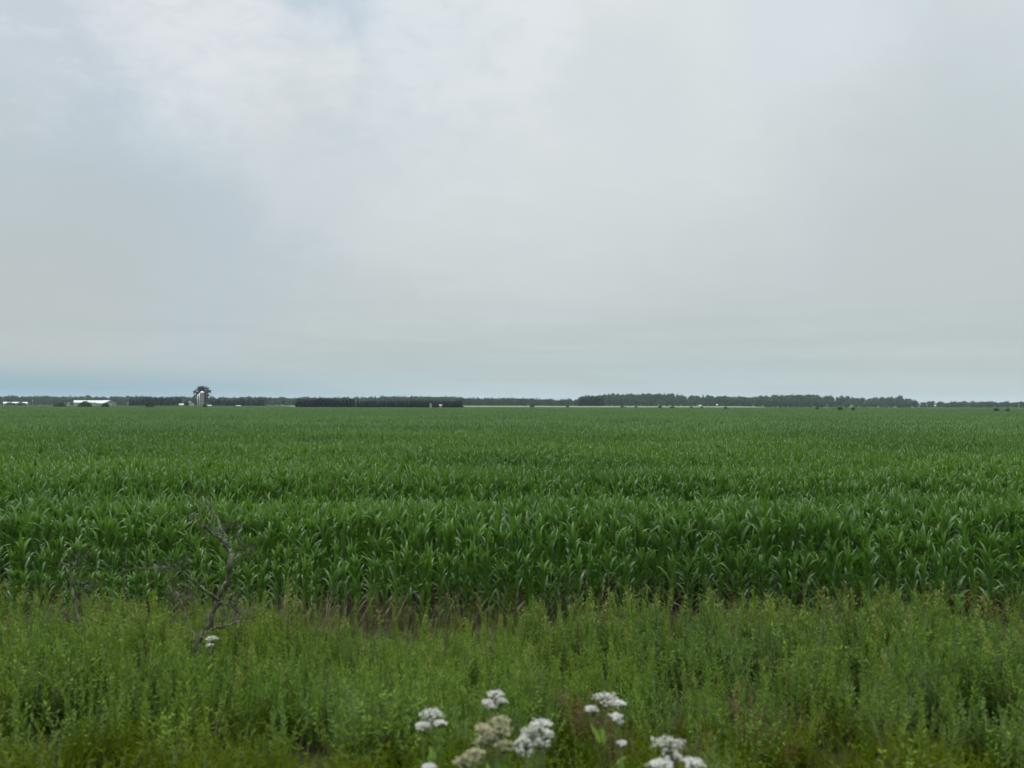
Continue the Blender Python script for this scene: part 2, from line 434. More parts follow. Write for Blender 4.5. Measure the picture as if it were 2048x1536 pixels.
def scatter(name, pts, rots, scls, idx, protos, label, cat):
    """one mass of plants: points that carry plants of several kinds"""
    me = bpy.data.meshes.new(name)
    n = len(pts)
    me.vertices.add(n)
    me.vertices.foreach_set('co', np.array(pts, dtype=np.float32).ravel())
    for nm, ty, arr, key in (('rot', 'FLOAT_VECTOR', rots, 'vector'), ('scl', 'FLOAT_VECTOR', scls, 'vector'), ('idx', 'INT', idx, 'value')):
        a = me.attributes.new(nm, ty, 'POINT')
        a.data.foreach_set(key, np.array(arr, dtype=np.int32 if ty == 'INT' else np.float32).ravel())
    me.update()
    o = bpy.data.objects.new(name, me)
    COL.objects.link(o)
    coll = bpy.data.collections.new(name + '_kinds')
    for i, p in enumerate(protos):
        p.name = '%s_kind_%02d' % (name, i)
        coll.objects.link(p)
    g = bpy.data.node_groups.new(name + '_nodes', 'GeometryNodeTree')
    g.interface.new_socket('Geometry', in_out='INPUT', socket_type='NodeSocketGeometry')
    g.interface.new_socket('Geometry', in_out='OUTPUT', socket_type='NodeSocketGeometry')
    L = g.links.new
    gi, go = g.nodes.new('NodeGroupInput'), g.nodes.new('NodeGroupOutput')
    ci = g.nodes.new('GeometryNodeCollectionInfo')
    ci.inputs['Collection'].default_value = coll
    ci.inputs['Separate Children'].default_value = True
    ci.inputs['Reset Children'].default_value = True
    ip = g.nodes.new('GeometryNodeInstanceOnPoints')
    L(gi.outputs[0], ip.inputs['Points']); L(ci.outputs[0], ip.inputs['Instance'])
    ip.inputs['Pick Instance'].default_value = True
    for nm, ty, sock in (('idx', 'INT', 'Instance Index'), ('rot', 'FLOAT_VECTOR', 'Rotation'), ('scl', 'FLOAT_VECTOR', 'Scale')):
        na = g.nodes.new('GeometryNodeInputNamedAttribute')
        na.data_type = ty
        na.inputs['Name'].default_value = nm
        src = [q for q in na.outputs if q.enabled][0]
        L(src, ip.inputs[sock])
    L(ip.outputs[0], go.inputs[0])
    md = o.modifiers.new('plants', 'NODES')
    md.node_group = g
    return tag(o, label, cat, kind='stuff')

# ---------------------------------------------------------------- terrain
# photograph pixel, pixel row of the tree tops there
TOPS = [(-500, 792), (0, 791.5), (150, 792), (350, 793), (500, 793.5), (600, 794.5), (700, 794), (780, 791.5), (850, 790.8), (900, 792),
        (940, 796.5), (1024, 796.5), (1090, 797.2), (1125, 799.8), (1155, 798.3), (1163, 792.5), (1200, 789.5), (1230, 787.5), (1300, 785.6),
        (1350, 787.2), (1382, 791), (1430, 790.2), (1500, 792), (1580, 788.4), (1630, 789), (1700, 792), (1735, 796), (1760, 794),
        (1800, 792.2), (1822, 797), (1836, 802.5), (1900, 803.3), (2048, 803.3), (2600, 803)]
RIDGE_D = 1400.0
def top_z(px):
    return HCAM + (hor(px) - np.interp(px, *zip(*TOPS))) / FPX * RIDGE_D
def px_of(x, y):
    return 1024 + FPX * x / max(y, 1.0)
PROFILE = [(-60, 0.0), (-12, 0.1), (-6, 2.2), (1.6, 2.3), (2.4, 2.05), (3.2, 1.72), (4.5, 1.36), (7, 0.75), (10, 0.3), (13, 0.05), (14.2, 0.0)]
PX_, PZ_ = zip(*PROFILE)

def ground_z(x, y):
    z = float(np.interp(y, PX_, PZ_))
    if -10 < y < 14:
        z += 0.06 * mnoise.noise((x * .35, y * .35, 3.1)) * min(1, max(0, (y - 2) / 2))
    if y > 700:
        px = px_of(x, y)
        b = np.interp(px, [500, 540, 590, 620, 880, 930, 1480, 1560], [0, 0.8, 0.8, 0.4, 0.4, 1.5, 1.5, 0.2])
        t = min(1, max(0, (y - 760) / 380)); t = t * t * (3 - 2 * t)
        z += b * t
        a = max(0.0, top_z(px_of(x, max(y, 1100))) - 13.0 - b)
        t = min(1, max(0, (y - 1180) / 230)); t = t * t * (3 - 2 * t)
        z += a * t
        z *= 1.0 - 0.7 * min(1, max(0, (y - 1600) / 1200))
    return z

def build_ground():
    xs = sorted(set([-4200, -3400, -2800, -2400] + list(range(-2100, -200, 25)) + list(range(-200, 200, 20)) + list(range(200, 2101, 25)) + [2400, 2800, 3400, 4200]
                    + [i * 1.0 for i in range(-20, 21)]))
    ys = sorted(set([-300, -120, -60, -30, -12, -9, -6, -4, -2, 0, 1, 1.6, 2, 2.4, 2.8, 3.2, 3.8, 4.5, 5.2, 6, 7, 8, 9, 10, 11, 12, 13, 14.2, 16, 20, 30, 50, 80, 120, 200, 320, 450, 600, 700]
                    + list(range(720, 1500, 30)) + [1550, 1700, 2000, 2500, 3200, 4200, 5200]))
    vs = [(x, y, ground_z(x, y)) for y in ys for x in xs]
    nx = len(xs)
    fs = [(j * nx + i, j * nx + i + 1, (j + 1) * nx + i + 1, (j + 1) * nx + i) for j in range(len(ys) - 1) for i in range(nx - 1)]
    mb = MB(); mb.add(vs, fs)
    tag(mb.obj('ground', 'ground'), kind='structure')
    # pale grain field in front of the woods
    for nm, p0, p1, y0, y1 in (('grain_field', 922, 1530, 745, 1165), ('grain_strip', 526, 620, 870, 1160)):
        mb = MB(); nx = 24; ny = 14; vs = []
        for j in range(ny + 1):
            y = y0 + (y1 - y0) * j / ny
            for i in range(nx + 1):
                x = xat(p0 + (p1 - p0) * i / nx, y)
                vs.append((x, y, ground_z(x, y) + 0.85))
        fs = [(j * (nx + 1) + i, j * (nx + 1) + i + 1, (j + 1) * (nx + 1) + i + 1, (j + 1) * (nx + 1) + i) for j in range(ny) for i in range(nx)]
        mb.add(vs, fs)
        o = mb.obj(nm, 'wheat')
        sol = o.modifiers.new('depth', 'SOLIDIFY'); sol.thickness = 0.9; sol.offset = -1
        tag(o, kind='structure')
build_ground()

# ---------------------------------------------------------------- corn
def corn_meshes(seed, H=2.0):
    r = random.Random(seed)
    st, lf = MB(), MB()
    a0 = r.random() * 6.28
    hs = H * 0.74
    lean = Vector((r.gauss(0, .03), r.gauss(0, .03), 0))
    pts = [(lean.x * t * hs, lean.y * t * hs, hs * t) for t in (0, .25, .5, .75, 1)]
    st.tube(pts, [.016, .015, .013, .011, .007], 6, r.random())
    n = 13
    for i in range(n):
        rel = i / (n - 1)
        z = 0.10 * H + 0.62 * H * rel
        p = (lean.x * z, lean.y * z, z)
        az = a0 + math.pi * (i % 2) + r.gauss(0, .4)
        ln = (0.50 + 0.62 * rel - 0.50 * rel * rel) * r.uniform(.8, 1.15)
        th = 0.62 - 0.42 * rel + r.gauss(0, .07)
        bd = (2.0 - 0.55 * rel) * r.uniform(.65, 1.2)
        lf.blade(p, az, th, bd, ln, r.uniform(.07, .10), n=10, fold=.28, twist=r.gauss(0, .5), tint=1.0 if i < 2 and r.random() < .4 else r.random() * .85, power=1.5, wave=.05)
    for k in range(6):
        z = hs * (0.84 + .03 * k)
        lf.blade((lean.x * z, lean.y * z, z), a0 + math.pi * (k % 2) + r.gauss(0, .7), r.uniform(.05, .22), r.uniform(.15, 1.6), r.uniform(.45, .74) * H / 2,
                 r.uniform(.06, .09), n=9, fold=.4, twist=r.gauss(0, .6), tint=.4 + r.random() * .5, power=2.2, wave=.03)
    return st, lf

def corn_cheap(mb, r, ox, oy, H):
    a0 = r.random() * 6.28
    for i in range(8):
        rel = i / 7
        z = 0.3 * H + 0.45 * H * rel
        mb.blade((ox, oy, z), a0 + math.pi * (i % 2) + r.gauss(0, .5), max(.05, .5 - .38 * rel + r.gauss(0, .08)), (1.9 - .6 * rel) * r.uniform(.5, 1.2),
                 r.uniform(.6, .85), r.uniform(.08, .11), n=4, flat=True, twist=r.gauss(0, .5), tint=r.random() * .9, power=1.6)

ROW, STEP = 0.76, 0.165
Y0 = 15.2
def corn_edge(px):
    return float(np.interp(px, [560, 592, 925, 940, 1500, 2048], [850, 536, 536, 640, 640, 640]))
def corn_h(x, y):
    h = 1.0 + 0.10 * mnoise.noise((x * .045, y * .16, 1.7)) + 0.07 * mnoise.noise((x * .25, y * .3, 9.2))
    e = (y - Y0) / ROW
    h *= float(np.interp(e, [0, 1, 2, 3.5], [.66, .82, .94, 1.0]) + (.26 * mnoise.noise((x * .32, 4.4, y * .4)) if e < 2.5 else 0))
    # a strip of shorter corn a few rows in, as on the left and right of the photograph
    h -= 0.30 * math.exp(-((y - 22.4 - x * .10) / 1.7) ** 2) * min(1, max(.25, .7 + mnoise.noise((x * .12, 7.7, 0))))
    h -= 0.15 * math.exp(-((y - 33 + x * .10) / 2.2) ** 2) * min(1, max(0, .4 + 1.4 * mnoise.noise((x * .08, 2.7, 5.0))))
    return h

corn_kinds = []
for k in range(10):
    s_, l_ = corn_meshes(100 + k)
    corn_kinds.append((s_, l_, s_.mesh('stalk', 'stalk'), l_.mesh('leaves', 'corn')))
first = []
used_xy = set()
LBL = 'green corn plant with arching leaves in the front three rows along the brown soil strip'
for row in range(3):
    y = Y0 + row * ROW
    cnt = (126, 126, 48)[row]
    for i in range(cnt):
        k = rnd.randrange(10)
        x = (i - (cnt - 1) / 2) * 0.17 + rnd.gauss(0, .03) + (row % 2) * .05
        if rnd.random() < .06:
            continue
        yy = y + rnd.gauss(0, .05) + .30 * mnoise.noise((x * .25, 3.3, row * .4))
        loc, rz = (x, yy, ground_z(x, yy) - .02), rnd.random() * 6.28
        h = corn_h(x, y) * rnd.uniform(.86, 1.10)
        sc = ((h + .25) / 1.25, (h + .25) / 1.25, h)
        src = next((f for f in first if f[0] == k), None)
        if src is None:
            root = thing('corn_plant', LBL, 'corn plant', loc, rz, 'corn plants of the front rows', sc)
            link_obj('stalk', corn_kinds[k][2], root)
            link_obj('leaves', corn_kinds[k][3], root)
            first.append((k, root))
        else:
            copy_tree(src[1], loc, rz, sc)

def build_corn_field():
    protos = []
    for s_, l_, sm, lm in corn_kinds:
        mb = MB(); mb.v = s_.v + l_.v; mb.t = s_.t + l_.t
        o = len(s_.v)
        mb.f = s_.f + [tuple(i + o for i in f) for f in l_.f]
        protos.append(mb.obj('corn', 'corn', link=False))
    PW, PD = 6.0, 6.08
    for k in range(5):
        r = random.Random(500 + k); mb = MB()
        for j in range(8):
            for i in range(28):
                corn_cheap(mb, r, -PW / 2 + (i + .5) * PW / 28 + r.gauss(0, .04), -PD / 2 + (j + .5) * ROW + r.gauss(0, .06), 2.0 * r.uniform(.9, 1.08))
        protos.append(mb.obj('patch', 'corn_far', link=False))
    P, RO, S, I = [], [], [], []
    NEAR = 66.0
    row = 0
    while Y0 + row * ROW < NEAR:
        y = Y0 + row * ROW
        half = y * 0.70 + 4
        n = int(2 * half / STEP)
        for i in range(n):
            x = -half + i * STEP + rnd.gauss(0, .03)
            if row < 3 and abs(x) < (10.71, 10.71, 4.08)[row]:
                continue
            yy = y + rnd.gauss(0, .05)
            h = corn_h(x, y) * rnd.uniform(.92, 1.08)
            P.append((x, yy, ground_z(x, yy) - .02)); RO.append((0, 0, rnd.random() * 6.28))
            S.append(((h + .25) / 1.25, (h + .25) / 1.25, h)); I.append(rnd.randrange(10))
        row += 1
    y = Y0 + row * ROW + PD / 2 - ROW / 2
    while y < 856:
        half = y * 0.70 + 12
        n = int(2 * half / PW)
        for i in range(n):
            x = -half + (i + .5) * PW
            if y > corn_edge(px_of(x, y)):
                continue
            if y > 260 and abs(x) > y * .69 + 6:
                continue
            h = 1.0 + 0.10 * mnoise.noise((x * .004, y * .05, 1.7)) + 0.05 * mnoise.noise((x * .03, y * .07, 5.0)) + rnd.gauss(0, .012)
            P.append((x, y, ground_z(x, y))); RO.append((0, 0, math.pi * rnd.randrange(2)))
            S.append((1, 1, h)); I.append(10 + rnd.randrange(5))
        y += PD
    scatter('corn_field', P, RO, S, I, protos, 'wide green field of corn reaching to the far trees', 'corn field')
build_corn_field()

# ---------------------------------------------------------------- weeds of the verge
lance = lambda t: math.sin(math.pi * min(1, t * .9 + .1)) ** .8
ovate = lambda t: math.sin(math.pi * min(1, t ** .7 * .96 + .04)) ** .9

def goldenrod(seed, H=0.95, bloom=False, leafm='weed'):
    r = random.Random(seed); st, lf, bl = MB(), MB(), MB()
    lean = (r.gauss(0, .06), r.gauss(0, .06))
    at_z = lambda z: (lean[0] * z * z, lean[1] * z * z, z)
    st.tube([at_z(H * t) for t in (0, .33, .66, 1)], [.005, .0045, .004, .002], 5, r.random())
    n = 90; az = r.random() * 6
    for i in range(n):
        rel = i / n
        az += 2.4 + r.gauss(0, .2)
        z = H * (0.12 + 0.86 * rel)
        ln = (.115 - .065 * rel) * r.uniform(.8, 1.2)
        lf.blade(at_z(z), az, .95 - .45 * rel + r.gauss(0, .15), r.uniform(.2, 1.0), ln, ln * r.uniform(.17, .24), n=3, flat=True, prof=lance, tint=min(1, .75 * r.random() + .3 * rel), twist=r.gauss(0, .4))
    for i in range(70 if bloom else 14):
        z = H * (r.uniform(.86, 1.12) if bloom else r.uniform(.95, 1.04))
        spread = .055 * (1.15 - z / H) / .3 if bloom else .015
        p = Vector(at_z(z)) + Vector((r.gauss(0, spread), r.gauss(0, spread), 0))
        bl.blade(p, r.random() * 6.28, r.uniform(.2, 1.2), .6, r.uniform(.02, .045), .012, n=2, flat=True, prof=lance, tint=r.random())
    return st, lf, bl

def bushy(seed, H=0.75):
    r = random.Random(seed); st, lf, bl = MB(), MB(), MB()
    for b in range(6):
        az = r.random() * 6.28; th = r.uniform(.1, .5); h = H * r.uniform(.75, 1.08)
        P_ = [Vector((math.cos(az) * math.sin(th) * t * h * (1 + .3 * t), math.sin(az) * math.sin(th) * t * h * (1 + .3 * t), h * t)) for t in (0, .3, .6, 1)]
        st.tube(P_, [.004, .0035, .003, .0015], 4, r.random())
        for i in range(34):
            t = r.uniform(.2, 1)
            k = min(2, int(t * 3)); q = P_[k].lerp(P_[k + 1], t * 3 - k)
            ln = r.uniform(.03, .058)
            lf.blade(q, r.random() * 6.28, r.uniform(.6, 1.5), r.uniform(0, .9), ln, ln * .5, n=3, flat=True, prof=ovate, tint=r.random() * .9, twist=r.gauss(0, .4))
    return st, lf, bl

def feathery(seed, H=0.85):
    r = random.Random(seed); st, lf, bl = MB(), MB(), MB()
    for b in range(4):
        az = r.random() * 6.28; th = r.uniform(.03, .3); h = H * r.uniform(.7, 1.05)
        top = Vector((math.cos(az) * math.sin(th), math.sin(az) * math.sin(th), 1)) * h
        st.tube([Vector((0, 0, 0)), top * .5, top], [.004, .003, .0015], 4, r.random())
        for i in range(46):
            t = r.uniform(.15, 1)
            lf.blade(top * t, r.random() * 6.28, r.uniform(.5, 1.2), r.uniform(0, .8), r.uniform(.04, .1) * (1.25 - .6 * t), .007, n=3, flat=True, prof=lance, tint=r.random(), twist=.2)
    return st, lf, bl

def grass(seed, H=0.7, n=26, w=.008, dry=False):
    r = random.Random(seed); st, lf, bl = MB(), MB(), MB()
    for i in range(int(n * 1.5)):
        lf.blade((r.gauss(0, .05), r.gauss(0, .035), 0), r.random() * 6.28, r.uniform(.03, .35), r.uniform(.2, 1.9), H * r.uniform(.6, 1.15), w * r.uniform(.7, 1.3), n=6, flat=True, tint=r.random(), twist=r.gauss(0, .6))
    return st, lf, bl

def dock(seed, H=0.8):
    r = random.Random(seed); st, lf, bl = MB(), MB(), MB()
    for b in range(3):
        az = r.random() * 6.28; th = r.uniform(.02, .2); h = H * r.uniform(.7, 1.1)
        top = Vector((math.cos(az) * math.sin(th), math.sin(az) * math.sin(th), 1)) * h
        st.tube([Vector((0, 0, 0)), top * .5, top], [.004, .0035, .002], 4, r.random())
        for i in range(60):
            t = r.uniform(.35, 1.0)
            lf.blade(top * t + Vector((r.gauss(0, .02), r.gauss(0, .02), 0)), r.random() * 6.28, r.uniform(.2, 1.3), .5, r.uniform(.015, .05), .014, n=2, flat=True, prof=ovate, tint=r.random())
    return st, lf, bl

def joined(parts_mats, name):
    """one mesh with several materials, for the kinds inside a mass"""
    v, f, t, mi, mats = [], [], [], [], []
    for mb, mt in parts_mats:
        if not mb.v:
            continue
        o = len(v)
        v += mb.v; t += mb.t
        f += [tuple(i + o for i in q) for q in mb.f]
        mi += [len(mats)] * len(mb.f); mats.append(mt)
    me = bpy.data.meshes.new(name)
    me.from_pydata([tuple(q) for q in v], [], f)
    for q in mats:
        me.materials.append(M[q])
    me.polygons.foreach_set('material_index', mi)
    me.polygons.foreach_set('use_smooth', [True] * len(f))
    a = me.attributes.new('tint', 'FLOAT', 'POINT'); a.data.foreach_set('value', np.array(t, dtype=np.float32))
    me.update()
    return bpy.data.objects.new(name, me)

HOLES = [(2.40, 6.0, .46), (2.80, 5.6, .34), (1.95, 5.5, .26), (-2.95, 5.7, .36), (-3.7, 6.5, .32), (4.2, 6.3, .4), (-.95, 6.4, .25), (-4.9, 8.2, .4), (5.6, 8.6, .4), (3.4, 7.6, .3), (-1.9, 7.4, .28), (.3, 5.7, .25)]
def build_weeds():
    protos = []
    def kind(fn, mats, n, *a, **k):
        ids = []
        for i in range(n):
            s_, l_, b_ = fn(len(protos) * 31 + 5, *a, **k)
            protos.append(joined([(s_, mats[0]), (l_, mats[1]), (b_, mats[2])], 'w'))
            ids.append(len(protos) - 1)
        return ids
    gold = kind(goldenrod, ('stem', 'weed', 'weed'), 4)
    goldb = kind(goldenrod, ('stem', 'weed', 'bloom'), 2, 1.0, True)
    bush = kind(bushy, ('stem', 'weed', 'weed'), 4)
    feat = kind(feathery, ('stem', 'weed_dull', 'weed'), 3)
    gras = kind(grass, ('stem', 'grass', 'grass'), 4)
    blow = kind(bushy, ('stem', 'weed_low', 'weed_low'), 3, .6)
    rust = kind(dock, ('rust', 'rust', 'rust'), 2)
    straw = kind(grass, ('straw', 'straw', 'straw'), 2, .7, 10, .007)
    P, RO, S, I = [], [], [], []
    r = random.Random(77)
    y = 3.3
    while y < 15.0:
        half = y * .70 + 3.5
        dens = 46.0 if y < 12.8 else float(np.interp(y, [12.8, 13.8, 14.8], [42, 30, 14]))
        for i in range(int(2 * half * 0.25 * dens)):
            x = r.uniform(-half, half); yy = y + r.uniform(0, .25)
            a = mnoise.noise((x * .45, yy * .45, 2.0)); b = mnoise.noise((x * .3, yy * .3, 8.0)); c = mnoise.noise((x * 1.1, yy * 1.1, 14.0))
            hole = mnoise.noise((x * .9, yy * .9, 31.0))
            if hole < -.40 or (hole < -.25 and r.random() < .6):
                continue
            if any((x - hx) ** 2 + ((yy - hy) * .42) ** 2 < hr * hr for hx, hy, hr in HOLES):
                continue
            q = r.random() + a * .6
            sc = (1 + .40 * b + .38 * c) * r.uniform(.72, 1.12)
            lowzone = float(np.interp(yy + 1.2 * b + .8 * c, [6.4, 8.8], [1, 0]))
            if r.random() < lowzone:
                pick = gras if q < .5 else (blow if q < .95 else feat)
                sc *= .9
            else:
                pick = gold if q < .45 else (bush if q < .72 else (feat if q < .95 else gold))
                if r.random() < .08:
                    pick = gras
                if r.random() < .05 and yy > 8:
                    pick = goldb
                if x > 2.5 and r.random() < .3:
                    pick = feat
            if b < -.38 and r.random() < .08 or (x - .74) ** 2 + ((yy - 8.4) * .7) ** 2 < .10 and r.random() < .38:
                pick = rust
            if yy > 13.0:
                pick = r.choice([gold, gold, goldb, rust, straw, gras, feat, feat])
                sc *= .8
            if yy > 9.5:
                sc *= float(np.interp(px_of(x, yy), [350, 620, 1150, 1500], [1.0, .80, .82, 1.0]))
            if 13.0 < yy and -4.8 < x < -.8 and r.random() < .14:
                pick = straw
                sc *= 1.1
            if 13.6 < yy and 3.8 < x < 6.2 and r.random() < .4:
                pick = rust
            if r.random() < .008:
                pick = straw
            sc = max(.35, sc)
            P.append((x, yy, ground_z(x, yy) - .02)); RO.append((r.gauss(0, .08), r.gauss(0, .08), r.random() * 6.28))
            S.append((sc, sc, sc)); I.append(r.choice(pick))
        y += .25
    scatter('weeds', P, RO, S, I, protos, 'dense green weeds and grass covering the verge in front of the corn', 'weeds')
build_weeds()

# single tall stalks that rise above the verge
def tall_weeds():
    spots = [(575, 1190, 12.2), (597, 1205, 12.6), (548, 1225, 11.8), (770, 1238, 12.0), (860, 1242, 12.2), (1058, 1232, 12.3), (1172, 1195, 12.0), (1180, 1222, 11.4),
             (1214, 1218, 12.6), (1262, 1205, 11.8), (1268, 1190, 12.4), (1371, 1212, 12.2), (1440, 1220, 12.5), (1537, 1210, 12.0), (1560, 1225, 11.6), (1660, 1190, 12.0),
             (1712, 1192, 12.4), (1790, 1208, 12.0), (1868, 1180, 11.8), (1885, 1195, 12.4), (1975, 1206, 12.0), (1950, 1225, 11.5), (2030, 1215, 12.2), (40, 1190, 12.0),
             (122, 1200, 12.2), (250, 1205, 12.0), (282, 1210, 12.4), (322, 1212, 12.2), (1100, 1245, 11.6), (940, 1250, 12.2), (700, 1245, 12.4), (1620, 1225, 12.3)]
    ms = []
    for k in range(4):
        s_, l_, b_ = goldenrod(900 + k, 1.0, True)
        ms.append([s_.mesh('stem', 'stem'), l_.mesh('leaves', 'weed'), b_.mesh('flower_plume', 'bloom')])
    src = {}
    for j, (px, py, D) in enumerate(spots):
        p = at(px, py, D); g = ground_z(p.x, D); k = j % 4
        h = (max(.7, (p.z - g)) + .10) / 1.08
        loc, rz, sc = (p.x, D, g - .02), rnd.random() * 6.28, (1.35, 1.35, h)
        if k not in src:
            root = thing('tall_goldenrod', 'tall yellow-topped weed stalk rising against the lower leaves of the corn', 'weed', loc, rz, 'yellow-topped stalks along the far edge of the verge', sc)
            for nm, me in zip(('stem', 'leaves', 'flower_plume'), ms[k]):
                link_obj(nm, me, root)
            src[k] = root
        else:
            copy_tree(src[k], loc, rz, sc)
tall_weeds()

# dry tufts that lean out of the soil strip
def dry_tufts():
    src = None
    for j, (px, D, h) in enumerate([(645, 13.9, 1.0), (700, 13.8, 1.05), (735, 14.2, 1.15), (775, 14.2, .9), (868, 14.2, 1.0), (926, 14.3, .85), (560, 13.9, 1.05), (1180, 14.4, .75)]):
        x = xat(px, D); loc = (x, D, ground_z(x, D) - .02)
        if src is None:
            src = thing('dry_grass_tuft', 'pale dry grass tuft leaning over the brown soil strip below the corn', 'grass tuft', loc, rnd.random(), 'dry tufts along the soil strip', h)
            lf, r = MB(), random.Random(5)
            for i in range(16):
                lf.blade((r.gauss(0, .06), r.gauss(0, .04), 0), r.gauss(.1, .7), r.uniform(.1, .5), r.uniform(.3, 1.5), r.uniform(.6, 1.15), r.uniform(.010, .020), n=7, flat=True, tint=r.random(), twist=r.gauss(0, .5))
            lf.obj('blades', 'straw', src)
        else:
            copy_tree(src, loc, rnd.gauss(0, .5), h)
dry_tufts()

# ---------------------------------------------------------------- white flowers
def flower_plant(label, D, heads, mat='petal', seed=1):
    """heads: (pixel x, pixel y, pixel width) of each flat flower cluster"""
    r = random.Random(seed)
    cx = sum(h[0] for h in heads) / len(heads)
    gx = xat(cx, D); gz = ground_z(gx, D)
    root = thing('white_flower' if mat == 'petal' else 'faded_flower', label, 'flower', (gx, D, gz), 0, 'flowering plants in the weeds')
    base = Vector((gx, D, gz))
    st = MB()
    for j, (px, py, wpx) in enumerate(heads):
        d = D + (j - len(heads) / 2) * .05 + r.uniform(-.03, .03)
        c = at(px, py, d) - base
        rad = wpx * .5 / FPX * d
        foot = Vector((r.gauss(0, .03), r.gauss(0, .03), 0))
        hub = c - Vector((0, 0, rad * .75))
        mid = foot.lerp(hub, .55) + Vector((r.gauss(0, .03), r.gauss(0, .03), .05))
        st.tube([foot, mid, hub], [.005, .004, .003], 5, r.random())
        fl = MB()
        nu = 50 if mat == 'petal' else 40
        for u in range(nu):
            q = u * 2.39996 + r.gauss(0, .1)
            rr = math.sqrt((u + .5) / nu) * rad * (1 + .16 * math.sin(3 * q + j) + r.gauss(0, .06))
            uc = c + Vector((math.cos(q) * rr, math.sin(q) * rr, rad * .30 * (1 - (rr / rad) ** 2) + r.gauss(0, rad * .08)))
            st.tube([hub, uc - Vector((0, 0, .006))], [.0018, .001], 3, .6, cap=False)
            ur = rad / math.sqrt(nu) * 1.0
            for k in range(7 if mat == 'petal' else 5):
                a = r.random() * 6.28; s = math.sqrt(r.random()) * ur * 1.25
                fc = uc + Vector((math.cos(a) * s, math.sin(a) * s, ur * .5 * (1 - (s / ur) ** 2) + r.gauss(0, .002)))
                fs = max(.0045, ur * .30) * r.uniform(.8, 1.2)
                tl = Vector((math.cos(a) * s / ur * .6 + r.gauss(0, .25), math.sin(a) * s / ur * .6 + r.gauss(0, .25), 1)).normalized()
                e1 = tl.orthogonal().normalized(); e2 = tl.cross(e1)
                vs = [tuple(fc + (e1 * math.cos(i * 1.2566 * .5) + e2 * math.sin(i * 1.2566 * .5)) * fs * (1 if i % 2 == 0 else .55)) for i in range(10)]
                fl.add(vs, [tuple(range(10))], r.random())
        fl.obj('flower_head', mat, root, smooth=False)
    lf = MB()
    for i in range(12):
        z = r.uniform(.15, .75) * max(.3, (at(cx, heads[0][1], D).z - gz))
        lf.blade((r.gauss(0, .02), r.gauss(0, .02), z), r.random() * 6.28, r.uniform(.7, 1.3), .6, r.uniform(.09, .16), .04, n=4, flat=True, prof=ovate, tint=r.random())
    st.obj('stem', 'stem', root)
    lf.obj('leaves', 'weed', root)

FL = [('small white flower with four clusters, farthest back of the group in the verge', 5.35, [(991, 1389, 34), (974, 1404, 20), (1001, 1402, 24), (982, 1412, 20)], 'petal'),
      ('white flower with a drooping second cluster, leftmost of the group low in the verge', 5.0, [(863, 1429, 46), (846, 1452, 32), (880, 1446, 24)], 'petal'),
      ('large white flower mass in tall slanting shape beside the faded beige heads', 4.55, [(1083, 1450, 44), (1066, 1464, 48), (1090, 1468, 34), (1052, 1484, 44), (1080, 1484, 42), (1050, 1500, 36)], 'petal'),
      ('faded beige flower clump between two white flowers low in the verge', 4.45, [(1000, 1444, 44), (964, 1456, 30), (1002, 1460, 44), (980, 1470, 56), (968, 1482, 36), (1008, 1492, 44)], 'fade'),
      ('pair of low beige flower heads at the bottom edge, below the larger faded clump', 4.25, [(950, 1507, 40), (930, 1524, 52)], 'fade'),
      ('broad white flower with small side clusters, highest on the right of the group', 5.3, [(1212, 1398, 50), (1238, 1407, 26), (1182, 1418, 26)], 'petal'),
      ('little white flower just under the broad white one with side clusters', 5.1, [(1232, 1433, 26), (1238, 1443, 16)], 'petal'),
      ('big single dome of white flowers at lower right of the group', 4.5, [(1337, 1489, 66), (1344, 1511, 34)], 'petal'),
      ('white flower pair cut by the bottom edge beneath the big white dome', 4.2, [(1322, 1531, 48), (1386, 1528, 46)], 'petal'),
      ('tiny lone white flower between the tall slanting mass and the big dome', 4.7, [(1244, 1486, 18)], 'petal'),
      ('white flower barely showing at the bottom edge left of the beige heads', 4.2, [(858, 1535, 28)], 'petal'),
      ('lone small white flower at the foot of the dead branched snag', 9.6, [(424, 1278, 24), (419, 1290, 14)], 'petal')]
for i, (lb, D, hd, mt) in enumerate(FL):
    flower_plant(lb, D, hd, mt, 40 + i)

